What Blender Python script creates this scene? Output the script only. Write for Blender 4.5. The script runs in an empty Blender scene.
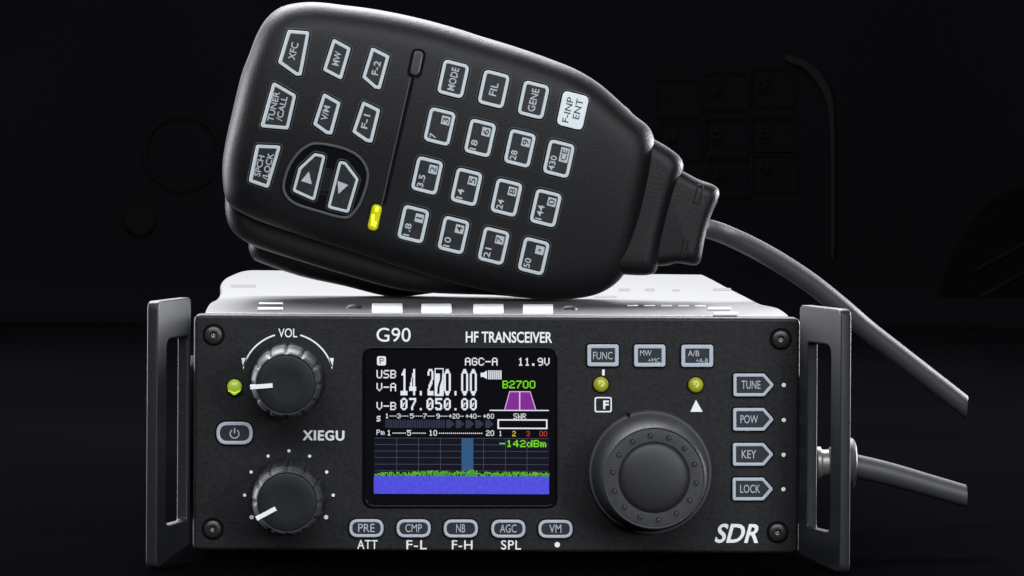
import bpy, bmesh, math, random
from mathutils import Vector, Matrix
random.seed(7)
D = bpy.data
SC = bpy.context.scene
COL = SC.collection
MM = 0.001

# ------------------------------------------------------------------ camera
F_PX = 4020.0            # focal length in pixels
PPX, PPY = 390.0, 110.0  # principal point of the (shifted) lens
DIST = 800.0             # mm from the lens to the front panel
ROLL = math.radians(0.34)
CAM_H = 89.6             # mm above the table top
cam_d = D.cameras.new('camera'); cam = D.objects.new('camera', cam_d); COL.objects.link(cam)
cam_d.sensor_width = 36.0; cam_d.lens = F_PX / 1024 * 36.0
cam_d.shift_x = (512 - PPX) / 1024; cam_d.shift_y = -(288 - PPY) / 1024
cam_d.clip_start = 0.05; cam_d.clip_end = 50
cam.matrix_world = Matrix.Translation((0, -DIST * MM, CAM_H * MM)) @ Matrix.Rotation(math.radians(90), 4, 'X') @ Matrix.Rotation(ROLL, 4, 'Z')
SC.camera = cam
SC.render.resolution_x = 1024; SC.render.resolution_y = 576
SC.view_settings.view_transform = 'Standard'; SC.view_settings.look = 'None'
SC.view_settings.exposure = 0.0; SC.view_settings.gamma = 1.0

# ------------------------------------------------------------------ light (studio, lamps only)
w = D.worlds.new('World'); SC.world = w; w.use_nodes = True
w.node_tree.nodes['Background'].inputs[0].default_value = (0.6, 0.7, 1, 1)
w.node_tree.nodes['Background'].inputs[1].default_value = 0.012

def area(name, loc, target, sx, sy, power, col=(1, 1, 1)):
    l = D.lights.new(name, 'AREA'); l.shape = 'RECTANGLE'; l.size = sx; l.size_y = sy
    l.energy = power; l.color = col
    o = D.objects.new(name, l); COL.objects.link(o); o.location = loc
    o.rotation_euler = (Vector(target) - Vector(loc)).to_track_quat('-Z', 'Y').to_euler()
    return o
area('back_softbox', (0.03, 0.75, 0.36), (0.03, 0.05, 0.07), 1.1, 0.34, 3.5, (0.96, 0.97, 1))
area('top_softbox', (-0.12, 0.40, 0.62), (0.0, 0.05, 0.08), 0.75, 0.32, 21, (0.95, 0.96, 1))
area('left_softbox', (-0.55, 0.22, 0.14), (0.0, 0.05, 0.10), 0.2, 0.3, 6.5, (0.95, 0.95, 1))
area('right_softbox', (0.50, 0.34, 0.13), (0.10, 0.05, 0.09), 0.15, 0.22, 7.5, (0.95, 0.97, 1))
area('front_softbox', (0.0, -0.95, 0.70), (0.0, 0.0, 0.06), 1.3, 0.4, 15.0, (0.95, 0.97, 1))
area('low_front_fill', (0.60, -0.95, 0.22), (0.0, 0.0, 0.06), 0.25, 0.3, 4.5, (0.95, 0.97, 1))  # fill lamp added to lift the lettering in the knob's shade

# ------------------------------------------------------------------ pixel -> point in the place
cr, sr = math.cos(ROLL), math.sin(ROLL)
def ray(px, py):
    u, v = (px - PPX) / F_PX, -(py - PPY) / F_PX
    return (u * cr - v * sr, u * sr + v * cr)     # dx, dz per unit of depth
def at(px, py, t=0.0):
    dx, dz = ray(px, py); d = DIST + t
    return (dx * d, CAM_H + dz * d)
def on_level(px, py, z):
    dx, dz = ray(px, py); d = (z - CAM_H) / dz
    return (dx * d, d - DIST)
def mmpp(t=0.0): return (DIST + t) / F_PX          # mm per pixel at that depth

# ------------------------------------------------------------------ materials
def mat(name, col, rough=0.5, metal=0.0, spec=0.5, emit=None, estr=0.0, grain=0.0, gscale=900, bump=0.0, bscale=2500, aniso=None, coat=0.0, sss=0.0, rvar=0.0):
    m = D.materials.new(name); m.use_nodes = True
    nt = m.node_tree; b = nt.nodes['Principled BSDF']
    b.inputs['Base Color'].default_value = (*col, 1); b.inputs['Roughness'].default_value = rough
    b.inputs['Metallic'].default_value = metal; b.inputs['Specular IOR Level'].default_value = spec
    if coat: b.inputs['Coat Weight'].default_value = coat; b.inputs['Coat Roughness'].default_value = 0.08
    if emit: b.inputs['Emission Color'].default_value = (*emit, 1); b.inputs['Emission Strength'].default_value = estr
    if sss:
        b.inputs['Subsurface Weight'].default_value = sss; b.inputs['Subsurface Radius'].default_value = (.0006, .0006, .0006); b.inputs['Subsurface Scale'].default_value = 1
    if grain or bump or rvar:
        tc = nt.nodes.new('ShaderNodeTexCoord')
        mp = nt.nodes.new('ShaderNodeMapping'); nt.links.new(tc.outputs['Object'], mp.inputs['Vector'])
    if grain:
        n = nt.nodes.new('ShaderNodeTexNoise'); n.inputs['Scale'].default_value = gscale; n.inputs['Detail'].default_value = 3
        nt.links.new(mp.outputs[0], n.inputs['Vector'])
        r = nt.nodes.new('ShaderNodeMapRange'); r.inputs['From Min'].default_value = .3; r.inputs['From Max'].default_value = .7
        r.inputs['To Min'].default_value = 1 - grain; r.inputs['To Max'].default_value = 1 + grain
        nt.links.new(n.outputs['Fac'], r.inputs['Value'])
        mx = nt.nodes.new('ShaderNodeVectorMath'); mx.operation = 'SCALE'; mx.inputs[0].default_value = col
        nt.links.new(r.outputs[0], mx.inputs['Scale']); nt.links.new(mx.outputs[0], b.inputs['Base Color'])
    if rvar:
        n = nt.nodes.new('ShaderNodeTexNoise'); n.inputs['Scale'].default_value = 60; n.inputs['Detail'].default_value = 5
        nt.links.new(mp.outputs[0], n.inputs['Vector'])
        r = nt.nodes.new('ShaderNodeMapRange'); r.inputs['To Min'].default_value = rough - rvar; r.inputs['To Max'].default_value = rough + rvar
        nt.links.new(n.outputs['Fac'], r.inputs['Value']); nt.links.new(r.outputs[0], b.inputs['Roughness'])
    if bump:
        n = nt.nodes.new('ShaderNodeTexNoise'); n.inputs['Scale'].default_value = bscale; n.inputs['Detail'].default_value = 2
        nt.links.new(mp.outputs[0], n.inputs['Vector'])
        bp = nt.nodes.new('ShaderNodeBump'); bp.inputs['Strength'].default_value = bump; bp.inputs['Distance'].default_value = 0.0003
        nt.links.new(n.outputs['Fac'], bp.inputs['Height']); nt.links.new(bp.outputs[0], b.inputs['Normal'])
    return m

M = dict(
    velvet=mat('black_velvet', (.0022, .0022, .0026), 1.0, spec=0.0, grain=.25, gscale=3),
    velvet_table=mat('black_velvet_table', (.0013, .0013, .0016), 1.0, spec=0.0, grain=.25, gscale=3),
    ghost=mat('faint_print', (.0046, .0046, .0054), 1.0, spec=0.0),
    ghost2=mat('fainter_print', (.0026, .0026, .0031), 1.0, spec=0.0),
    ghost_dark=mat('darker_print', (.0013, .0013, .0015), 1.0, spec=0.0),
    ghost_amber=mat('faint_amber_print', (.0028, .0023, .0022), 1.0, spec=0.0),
    panel=mat('powder_coated_panel', (.0075, .0079, .0095), .52, spec=.27, grain=.45, gscale=1100, bump=.16, bscale=2600),
    case=mat('satin_black_case', (.055, .055, .058), .44, spec=.6, bump=.05, bscale=900),
    handle=mat('anodised_handle', (.013, .014, .0175), .45, spec=.36, grain=.25, gscale=1500, bump=.025, bscale=2600, rvar=.06),
    mic=mat('black_moulded_plastic', (.0035, .0037, .0043), .45, spec=.25, grain=.3, gscale=1800, bump=.26, bscale=4200),
    mic_dark=mat('dark_gap_plastic', (.003, .003, .004), .7, spec=.05),
    rubber=mat('cable_rubber', (.036, .037, .040), .52, spec=.5, rvar=.08),
    knob=mat('soft_knob_rubber', (.018, .020, .024), .42, spec=.28, bump=.04, bscale=1500),
    knob_rim=mat('lightened_knob_rim', (.055, .057, .062), .5, spec=.3, grain=.3, gscale=500, bump=.1, bscale=700),  # translucent grey rubber, lightened in place of light on the front chamfer
    knob_cap=mat('knob_cap_plastic', (.008, .0095, .013), .5, spec=.25, grain=.2),
    dial=mat('dial_plastic', (.066, .068, .075), .55, spec=.25, bump=.05, bscale=1200),
    dial_dark=mat('dial_recess_plastic', (.030, .031, .035), .5, spec=.45, grain=.15),
    dial_cap=mat('dial_centre_plastic', (.014, .0145, .017), .5, spec=.45, bump=.03, bscale=1500),
    ring=mat('pale_key_rim', (.40, .45, .51), .42, spec=.4, sss=.0),
    mring=mat('pale_rubber_key_rim', (.46, .52, .54), .5, spec=.4),
    mwhite=mat('white_rubber_key', (.62, .68, .70), .5, spec=.3),
    face=mat('key_face', (.018, .022, .030), .40, spec=.4),
    mface=mat('rubber_key_face', (.015, .017, .020), .55, spec=.25, grain=.3),
    ink=mat('white_ink', (.80, .82, .84), .6, spec=.2),
    ink_soft=mat('grey_ink', (.40, .43, .46), .6, spec=.2),
    ink_dark=mat('black_ink', (.02, .024, .028), .6, spec=.2),
    steel=mat('chrome_steel', (.26, .25, .24), .36, metal=.6, rvar=.08),
    screw=mat('black_oxide_screw', (.022, .022, .023), .38, spec=.6, metal=.3),
    screw_core=mat('worn_screw_socket', (.25, .22, .17), .35, metal=1.0),
    pale=mat('pale_lit_slot_wall', (.78, .79, .81), .35, spec=.6),  # pale colour stands for light caught on the slot walls
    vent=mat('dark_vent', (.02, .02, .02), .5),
    bezel=mat('gloss_black_bezel', (.003, .003, .004), .16, spec=.3),
    glass=mat('display_glass', (.003, .003, .004), .20, spec=.3, emit=(.5, .5, .8), estr=.0015),
    led_on=mat('lit_green_lamp', (.35, .5, .05), .3, emit=(.50, .72, .06), estr=.16),
    led_tip=mat('bright_green_lamp', (.4, .6, .03), .3, emit=(.55, .80, .02), estr=.42),
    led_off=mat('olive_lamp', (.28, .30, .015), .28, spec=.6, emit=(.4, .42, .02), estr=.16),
    led_highlight=mat('olive_lamp_highlight', (.5, .5, .2), .3, emit=(.6, .6, .15), estr=.25),  # glow stands for highlights on the lamp lens
    led_mic=mat('lit_yellow_lamp', (.38, .40, .0), .25, emit=(.50, .54, .0), estr=.32),
    led_mic_hot=mat('lit_yellow_lamp_core', (.6, .62, .02), .3, emit=(.85, .9, .04), estr=.75),
    led_dim=mat('unlit_lamp_lens', (.035, .037, .04), .25, spec=.6),
)
def em(name, c, s=1.0):
    return mat(name, (0, 0, 0), .4, spec=.1, emit=c, estr=s)
M.update(
    s_white=em('pixel_white', (.78, .80, .88)), s_green=em('pixel_green', (.20, .74, .02)), s_purple=em('pixel_purple', (.22, .025, .30)),
    s_grid=em('pixel_grid', (.07, .07, .11)), s_blue=em('pixel_band_blue', (.028, .10, .23)), s_trace=em('pixel_trace', (.05, .30, .035)),
    s_trace_hi=em('pixel_trace_bright', (.13, .43, .03)), s_slate=em('pixel_slate', (.030, .034, .060)), s_yellow=em('pixel_yellow', (.8, .6, .05)),
    s_red=em('pixel_red', (.55, .05, .03)), s_pink=em('pixel_pink', (.8, .45, .8)), s_ground=em('pixel_ground', (.0045, .0055, .013)), s_black=em('pixel_black', (.004, .004, .006)),
)
# waterfall: fine blue-violet pixel noise that glows
_b = M['mic'].node_tree.nodes['Principled BSDF']   # soft-touch plastic: a faint bloom at grazing angles
_b.inputs['Sheen Weight'].default_value = .10; _b.inputs['Sheen Roughness'].default_value = .32; _b.inputs['Sheen Tint'].default_value = (.92, .94, 1, 1)
def waterfall_mat():
    m = D.materials.new('pixel_waterfall'); m.use_nodes = True; nt = m.node_tree; b = nt.nodes['Principled BSDF']
    b.inputs['Base Color'].default_value = (0, 0, 0, 1)
    tc = nt.nodes.new('ShaderNodeTexCoord'); n = nt.nodes.new('ShaderNodeTexNoise'); n.inputs['Scale'].default_value = 1500; n.inputs['Detail'].default_value = 3
    nt.links.new(tc.outputs['Object'], n.inputs['Vector'])
    r = nt.nodes.new('ShaderNodeValToRGB'); r.color_ramp.elements[0].position = .32; r.color_ramp.elements[0].color = (.052, .046, .66, 1)
    r.color_ramp.elements[1].position = .68; r.color_ramp.elements[1].color = (.08, .072, .86, 1)
    nt.links.new(n.outputs['Fac'], r.inputs[0]); nt.links.new(r.outputs[0], b.inputs['Emission Color']); b.inputs['Emission Strength'].default_value = .92
    return m
M['s_fall'] = waterfall_mat()

# ------------------------------------------------------------------ helpers
def thing(name, label, cat, loc):
    o = D.objects.new(name, None); COL.objects.link(o); o.location = [c * MM for c in loc]
    o.empty_display_size = .01
    o['label'] = label; o['category'] = cat
    return o
def wloc(o):
    v = Vector(o.location)
    while o.parent: o = o.parent; v += Vector(o.location)
    return v
def link(name, me, m, parent=None, smooth=True, ang=35, label=None):
    """vertices are in world mm; re-centred on the object's own origin and scaled to metres"""
    vs = [v.co.copy() for v in me.vertices]
    lo = Vector([min(v[i] for v in vs) for i in range(3)]); hi = Vector([max(v[i] for v in vs) for i in range(3)])
    c = (lo + hi) / 2
    for v in me.vertices: v.co = (v.co - c) * MM
    me.materials.clear(); me.materials.append(m)
    if smooth:
        me.shade_smooth(); me.set_sharp_from_angle(angle=math.radians(ang))
    else: me.shade_flat()
    me.update()
    o = D.objects.new(name, me); COL.objects.link(o); me.name = name
    base = c * MM
    if parent: o.parent = parent; base = base - wloc(parent)
    o.location = base
    if label: o['label'] = label
    return o
def from_bm(name, bm, m, parent=None, **k):
    bmesh.ops.recalc_face_normals(bm, faces=bm.faces)
    me = D.meshes.new(name); bm.to_mesh(me); bm.free()
    return link(name, me, m, parent, **k)
def curve_mesh(polys, half, bevel=0.0, res=3):
    """filled 2-D outlines (mm, first outer then holes), extruded +-half with rounded edges; returns mesh in local XY"""
    cu = D.curves.new('c', 'CURVE'); cu.dimensions = '2D'; cu.fill_mode = 'BOTH'
    for p in polys:
        s = cu.splines.new('POLY'); s.points.add(len(p) - 1); s.use_cyclic_u = True
        for q, (x, y) in zip(s.points, p): q.co = (x, y, 0, 1)
    bevel = min(bevel, half)
    cu.extrude = max(half - bevel, 0.0); cu.bevel_depth = bevel; cu.bevel_resolution = res; cu.offset = -bevel
    o = D.objects.new('c', cu); COL.objects.link(o)
    dg = bpy.context.evaluated_depsgraph_get()
    me = D.meshes.new_from_object(o.evaluated_get(dg)); D.objects.remove(o); D.curves.remove(cu)
    return me
def slab_mm(name, polys, t0, t1, m, parent, bevel=0.0, res=3, **k):
    """outlines in (x,z) mm facing the camera, from depth t0 (front) to t1 (back)"""
    me = curve_mesh(polys, (t1 - t0) / 2, bevel, res); tm = (t0 + t1) / 2
    for v in me.vertices: v.co = (v.co.x, tm - v.co.z, v.co.y)
    return link(name, me, m, parent, **k)
def slab(name, polys, t0, t1, m, parent, bevel=0.0, tp=None, **k):
    tp = t0 if tp is None else tp
    return slab_mm(name, [[at(x, y, tp) for x, y in p] for p in polys], t0, t1, m, parent, bevel, **k)
def rnd(pts, r, n=5):
    """polygon with rounded corners; r one number or a list"""
    out = []; N = len(pts)
    for i in range(N):
        p = Vector(pts[i]); a = Vector(pts[i - 1]) - p; b = Vector(pts[(i + 1) % N]) - p
        rr = r[i] if isinstance(r, (list, tuple)) else r
        la, lb = a.length, b.length
        if rr <= 0 or la < 1e-6 or lb < 1e-6: out.append(tuple(p)); continue
        ang = a.angle(b); d = min(rr / max(math.tan(ang / 2), .05), la * .49, lb * .49)
        p0 = p + a.normalized() * d; p1 = p + b.normalized() * d
        for k in range(n + 1):
            s = k / n; out.append(tuple((1 - s) ** 2 * p0 + 2 * s * (1 - s) * p + s * s * p1))
    return out
def rect(x0, y0, x1, y1): return [(x0, y0), (x1, y0), (x1, y1), (x0, y1)]
def circ(cx, cy, r, n=40): return [(cx + r * math.cos(2 * math.pi * k / n), cy + r * math.sin(2 * math.pi * k / n)) for k in range(n)]
def inset(pts, d):
    """move a polygon inward by d (shrinks whatever its winding)"""
    N = len(pts); A = sum(pts[i][0] * pts[(i + 1) % N][1] - pts[(i + 1) % N][0] * pts[i][1] for i in range(N))
    s = 1 if A > 0 else -1; out = []
    for i in range(N):
        a, p, b = Vector(pts[i - 1]), Vector(pts[i]), Vector(pts[(i + 1) % N])
        e0, e1 = (p - a), (b - p)
        if e0.length < 1e-7: e0 = e1
        if e1.length < 1e-7: e1 = e0
        e0, e1 = e0.normalized(), e1.normalized()
        n0, n1 = Vector((-e0.y, e0.x)) * s, Vector((-e1.y, e1.x)) * s
        n = n0 + n1
        n = n0 if n.length < 1e-6 else n.normalized()
        out.append(tuple(p + n * d / max(n.dot(n0), .5)))
    return out
def rin(pts, r, d, n=5): return rnd(inset(pts, d), max(r - d, .7), n)
def resample(pts, step):
    P = [Vector(p) for p in pts]; N = len(P); seg = [(P[(i + 1) % N] - P[i]).length for i in range(N)]; Lt = sum(seg)
    n = int(Lt / step); out = []; i = 0; acc = 0.0
    for k in range(n):
        t = Lt * k / n
        while acc + seg[i] < t: acc += seg[i]; i += 1
        out.append(tuple(P[i].lerp(P[(i + 1) % N], (t - acc) / max(seg[i], 1e-9))))
    return out
def soft_inset(pts, d, lam=.4):
    """inward offset in small relaxed steps, so that tight corners round off instead of folding"""
    n = max(1, int(math.ceil(d / .2))); N = len(pts)
    for _ in range(n):
        pts = inset(pts, d / n)
        for _ in range(2):
            pts = [tuple(Vector(pts[i]) * (1 - lam) + (Vector(pts[i - 1]) + Vector(pts[(i + 1) % N])) * lam / 2) for i in range(N)]
    return pts
def spline(pts, n=6, closed=True):
    out = []; N = len(pts)
    for i in range(N if closed else N - 1):
        if closed: a, b, c, d = pts[i - 1], pts[i], pts[(i + 1) % N], pts[(i + 2) % N]
        else: a, b, c, d = pts[max(i - 1, 0)], pts[i], pts[i + 1], pts[min(i + 2, N - 1)]
        for k in range(n):
            t = k / n
            out.append(tuple(.5 * (2 * b[j] + (c[j] - a[j]) * t + (2 * a[j] - 5 * b[j] + 4 * c[j] - d[j]) * t * t + (3 * b[j] - a[j] - 3 * c[j] + d[j]) * t ** 3) for j in range(len(b))))
    if not closed: out.append(tuple(pts[-1]))
    return out
def lathe(name, c, prof, m, parent, n=64, mod=None, **k):
    """surface of revolution round the axis that points at the viewer; prof = (radius mm, depth t)"""
    bm = bmesh.new(); rings = []
    for r, t in prof:
        if r < 1e-6: rings.append([bm.verts.new((c[0], t, c[1]))]); continue
        rings.append([bm.verts.new((c[0] + (r - (mod(a, r, t) if mod else 0)) * math.cos(a), t, c[1] + (r - (mod(a, r, t) if mod else 0)) * math.sin(a))) for a in [2 * math.pi * q / n for q in range(n)]])
    for a, b in zip(rings, rings[1:]):
        for q in range(n):
            q2 = (q + 1) % n
            if len(a) == 1 and len(b) > 1: bm.faces.new((a[0], b[q], b[q2]))
            elif len(b) == 1 and len(a) > 1: bm.faces.new((a[q], a[q2], b[0]))
            elif len(a) > 1: bm.faces.new((a[q], a[q2], b[q2], b[q]))
    return from_bm(name, bm, m, parent, **k)
def tube(name, pts, r, m, parent=None, n=24, flat_x_end=False, **k):
    bm = bmesh.new(); rings = []; P = [Vector(p) for p in pts]
    for i, p in enumerate(P):
        d = (P[min(i + 1, len(P) - 1)] - P[max(i - 1, 0)]).normalized()
        rr = r[i] if isinstance(r, list) else r
        u = d.cross(Vector((0, 1, 0))).normalized(); v = d.cross(u).normalized()
        ring = []
        for q in range(n):
            a = 2 * math.pi * q / n; c = p + (u * math.cos(a) + v * math.sin(a)) * rr
            if flat_x_end and i == len(P) - 1: c = c - d * ((c.x - p.x) / d.x)
            ring.append(bm.verts.new(c))
        rings.append(ring)
    for a, b in zip(rings, rings[1:]):
        for q in range(n): bm.faces.new((a[q], a[(q + 1) % n], b[(q + 1) % n], b[q]))
    bm.faces.new(rings[0]); bm.faces.new(rings[-1])
    return from_bm(name, bm, m, parent, **k)
def text(name, s, cx, cy, wpx, hpx, t, m, parent, ang=0.0, bold=0.0, shear=0.0, lines=1.0, th=.06, label=None, skew=0.0, fat=0.0, sp=1.0):
    """raised/printed lettering centred on a pixel of the plane at depth t, ang in degrees clockwise from level"""
    cu = D.curves.new('t', 'FONT'); cu.body = s; cu.size = 10; cu.extrude = .05; cu.offset = bold; cu.shear = shear; cu.align_x = 'CENTER'; cu.space_line = lines; cu.space_character = sp
    cu.resolution_u = 4
    o = D.objects.new('t', cu); COL.objects.link(o); dg = bpy.context.evaluated_depsgraph_get()
    me = D.meshes.new_from_object(o.evaluated_get(dg)); D.objects.remove(o); D.curves.remove(cu)
    xs = [v.co.x for v in me.vertices]; ys = [v.co.y for v in me.vertices]
    x0, x1, y0, y1 = min(xs), max(xs), min(ys), max(ys); k = mmpp(t)
    X, Z = at(cx, cy, t); a = -math.radians(ang) - ROLL * 0
    for v in me.vertices:
        x = ((v.co.x - (x0 + x1) / 2) / (x1 - x0)) * wpx * k; y = ((v.co.y - (y0 + y1) / 2) / (y1 - y0)) * hpx * k
        x += y * skew
        v.co = (X + x * math.cos(a) - y * math.sin(a), t - th / 2 - v.co.z / .05 * th / 2, Z + x * math.sin(a) + y * math.cos(a))
    if fat:     # heavier strokes: the same outline again a little to each side, each a hair prouder
        bm = bmesh.new(); bm.from_mesh(me); src = list(bm.verts) + list(bm.edges) + list(bm.faces)
        for n_, (dx, dz) in enumerate(((fat, 0), (-fat, 0), (0, fat * .6), (0, -fat * .6))):
            g = bmesh.ops.duplicate(bm, geom=src)['geom']
            for v in g:
                if isinstance(v, bmesh.types.BMVert): v.co += Vector((dx * k, -.006 * (n_ + 1), dz * k))
        bm.to_mesh(me); bm.free()
    return link(name, me, m, parent, smooth=False, label=label)

# ------------------------------------------------------------------ the setting
def struct(o): o['kind'] = 'structure'; return o
BD = 900.0   # depth of the backdrop
bm = bmesh.new(); prof = [(-1500, 0)]
for k in range(9):
    a = math.radians(90 * k / 8); prof.append((BD - 20 + 20 * math.sin(a), 20 - 20 * math.cos(a)))
prof.append((BD, 1500))
L = [bm.verts.new((-2000, y, z)) for y, z in prof]; R = [bm.verts.new((2000, y, z)) for y, z in prof]
# the table top is the flat part, the backdrop the sweep that rises behind it
for i in range(1, len(prof) - 1): bm.faces.new((L[i], R[i], R[i + 1], L[i + 1]))
f_v = [(-2000, -1500), (2000, -1500), (2000, BD - 20), (-2000, BD - 20)]
for v in (L[0], R[0]): bm.verts.remove(v)
backdrop = struct(from_bm('backdrop', bm, M['velvet'], ang=60))
bm = bmesh.new(); bm.faces.new([bm.verts.new((x, y, 0)) for x, y in f_v]); table = struct(from_bm('table_top', bm, M['velvet_table']))

# faint pictures printed on the black backdrop (a knob, a lamp, a keypad)
TB = BD - 1.5
def print_(name, polys, m, dt=0.0, **k): return slab(name, polys, TB - dt - .4, TB - dt, M[m], backdrop, tp=TB, smooth=False, **k)
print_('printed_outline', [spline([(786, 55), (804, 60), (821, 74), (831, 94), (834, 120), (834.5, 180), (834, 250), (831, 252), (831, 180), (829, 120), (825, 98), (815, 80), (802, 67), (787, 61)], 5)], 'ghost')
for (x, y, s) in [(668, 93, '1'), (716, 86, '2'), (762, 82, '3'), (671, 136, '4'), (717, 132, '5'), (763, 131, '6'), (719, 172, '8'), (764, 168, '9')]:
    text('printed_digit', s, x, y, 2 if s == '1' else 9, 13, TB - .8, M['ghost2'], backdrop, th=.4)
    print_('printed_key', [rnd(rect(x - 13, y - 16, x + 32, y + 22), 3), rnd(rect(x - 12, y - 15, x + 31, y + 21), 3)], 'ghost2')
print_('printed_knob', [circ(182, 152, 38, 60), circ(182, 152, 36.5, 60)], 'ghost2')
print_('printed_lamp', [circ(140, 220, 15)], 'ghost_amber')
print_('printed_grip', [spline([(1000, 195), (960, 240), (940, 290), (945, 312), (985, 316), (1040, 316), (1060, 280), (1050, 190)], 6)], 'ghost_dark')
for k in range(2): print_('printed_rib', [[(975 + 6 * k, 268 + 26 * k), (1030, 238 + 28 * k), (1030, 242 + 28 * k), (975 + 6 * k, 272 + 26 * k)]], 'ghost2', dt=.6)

# ------------------------------------------------------------------ the radio
PX0, PX1 = 196, 799
zt = at(500, 316.3, 0)[1]; zb = at(500, 552.3, 0)[1]
xl = at(193.2, 430, 0)[0]; xr = at(799.8, 430, 0)[0]
radio = thing('transceiver', 'black desktop radio with colour screen, three knobs and side handles, lying under the hand microphone', 'radio', ((xl + xr) / 2, 40, 0))
slab_mm('front_panel', [rnd(rect(xl, zb, xr, zt), 1.4)], 0, 5, M['panel'], radio, bevel=.7, res=4)

# case: outline of the top seen on its own level, extruded down
ztop = zt + .15
sil_l = [(204, 313.4), (209, 303.5), (216.5, 299), (220.5, 292), (220.2, 285), (224, 279), (232, 274.8), (243, 271), (256, 270.2)]
sil_r = [(703, 274.6), (715, 280.5), (727, 287), (745, 296), (761, 304), (770, 306), (779, 308.3), (787, 313.5), (791, 318)]
top = [on_level(x, y, ztop) for x, y in spline(sil_l, 4, False)] + [on_level(x, y, ztop) for x, y in spline(sil_r, 4, False)]
top = [(x, max(y, 4.6)) for x, y in top]
me = curve_mesh([top], (ztop - zb - .8) / 2, .5, 3); zm = (ztop + zb + .8) / 2
for v in me.vertices: v.co = (v.co.x, v.co.y, zm + v.co.z)
link('case', me, M['case'], radio)
def top_slab(name, pts, h, m, bevel=.2, z=None, **k):
    z = ztop if z is None else z
    p = [on_level(x, y, z) for x, y in pts]
    me = curve_mesh([p], h, bevel, 2)
    for v in me.vertices: v.co.z += z
    return link(name, me, M[m], radio, **k)
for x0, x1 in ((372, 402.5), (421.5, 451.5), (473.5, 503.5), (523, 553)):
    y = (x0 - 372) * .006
    top_slab('vent_slot', rect(x0, 305 + y, x1, 313 + y), .35, 'pale', .15)  # raised pale bar painted as the lit far wall of a slot
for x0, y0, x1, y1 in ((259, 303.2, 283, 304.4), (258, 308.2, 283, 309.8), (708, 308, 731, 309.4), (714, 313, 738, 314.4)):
    top_slab('vent_slot', rect(x0, y0, x1, y1), .2, 'pale', .1); top_slab('vent_slot', rect(x0 - 1, y1 + .1, x1 - 1, y1 + 1.5), .1, 'vent', .03)  # pale bar for the lit slot wall, dark slab for its shaded underside
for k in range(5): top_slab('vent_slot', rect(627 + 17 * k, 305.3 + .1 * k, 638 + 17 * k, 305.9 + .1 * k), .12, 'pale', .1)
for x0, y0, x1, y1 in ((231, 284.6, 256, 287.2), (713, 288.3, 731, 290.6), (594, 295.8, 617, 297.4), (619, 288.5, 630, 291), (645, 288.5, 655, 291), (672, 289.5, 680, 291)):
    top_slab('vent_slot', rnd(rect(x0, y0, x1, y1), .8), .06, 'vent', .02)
for x, y in ((354, 308.2), (569, 309.6)):
    X, Y = on_level(x, y, ztop); bm = bmesh.new()
    bmesh.ops.create_uvsphere(bm, u_segments=20, v_segments=10, radius=1)
    for v in bm.verts: v.co = (X + v.co.x * 1.75, Y + v.co.y * 1.75, ztop + max(v.co.z, -.3) * .95)
    from_bm('screw', bm, M['handle'], radio)

# screen
slab('screen_surround', [rnd(rect(362.3, 347, 557.6, 508.5), 11), rnd(rect(366, 350, 555.5, 505.5), 9)], -.22, .05, M['bezel'], radio, bevel=.1)
screen = slab('screen', [rnd(rect(366, 350, 555.5, 505.5), 9, 8)], -.10, .05, M['glass'], radio, smooth=False)
TS = -.16
S_ROT = 0.0062
def sy(x, y): return y + (x - 460) * 0.003      # rows of the display follow the slight roll of the picture
def spoly(name, polys, m, dt=0.0): return slab(name, [[(x, sy(x, y)) for x, y in p] for p in polys], TS - dt - .02, TS - dt, M[m], screen, tp=0, smooth=False)
class Pix:   # collects small flat squares into one mesh
    def __init__(s): s.q = []
    def add(s, x0, y0, x1, y1): s.q.append((x0, y0, x1, y1))
    def build(s, name, m, dt=0.0):
        bm = bmesh.new(); t = TS - dt - .03
        for x0, y0, x1, y1 in s.q:
            vs = []
            for x, y in ((x0, y1), (x1, y1), (x1, y0), (x0, y0)):
                X, Z = at(x, sy(x, y), 0); vs.append(bm.verts.new((X, t, Z)))
            bm.faces.new(vs)
        return from_bm(name, bm, M[m], screen, smooth=False)
G = {
'0': '01110 10001 10001 10001 10001 10001 01110', 'O': '01110 10001 10011 10101 11001 10001 01110', '1': '00100 01100 00100 00100 00100 00100 01110',
'2': '01110 10001 00001 00110 01000 10000 11111', '3': '01110 10001 00001 00110 00001 10001 01110', '4': '00010 00110 01010 10010 11111 00010 00010',
'5': '11111 10000 11110 00001 00001 10001 01110', '6': '01110 10000 11110 10001 10001 10001 01110', '7': '11111 00001 00010 00100 00100 01000 01000',
'8': '01110 10001 10001 01110 10001 10001 01110', '9': '01110 10001 10001 01111 00001 00001 01110', '.': '00000 00000 00000 00000 00000 01100 01100',
'-': '00000 00000 00000 11111 00000 00000 00000', '+': '00000 00100 00100 11111 00100 00100 00000', 'A': '01110 10001 10001 11111 10001 10001 10001',
'B': '11110 10001 10001 11110 10001 10001 11110', 'C': '01110 10001 10000 10000 10000 10001 01110', 'G': '01110 10001 10000 10111 10001 10001 01110',
'P': '11110 10001 10001 11110 10000 10000 10000', 'R': '11110 10001 10001 11110 10100 10010 10001', 'S': '01111 10000 10000 01110 00001 00001 11110',
'U': '10001 10001 10001 10001 10001 10001 01110', 'V': '10001 10001 10001 10001 10001 01010 00100', 'W': '10001 10001 10001 10101 10101 11011 10001',
'd': '00001 00001 01101 10011 10001 10011 01101', 'm': '00000 00000 11010 10101 10101 10101 10101', 's': '00000 00000 01111 10000 01110 00001 11110', ' ': '00000 ' * 7}
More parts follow.
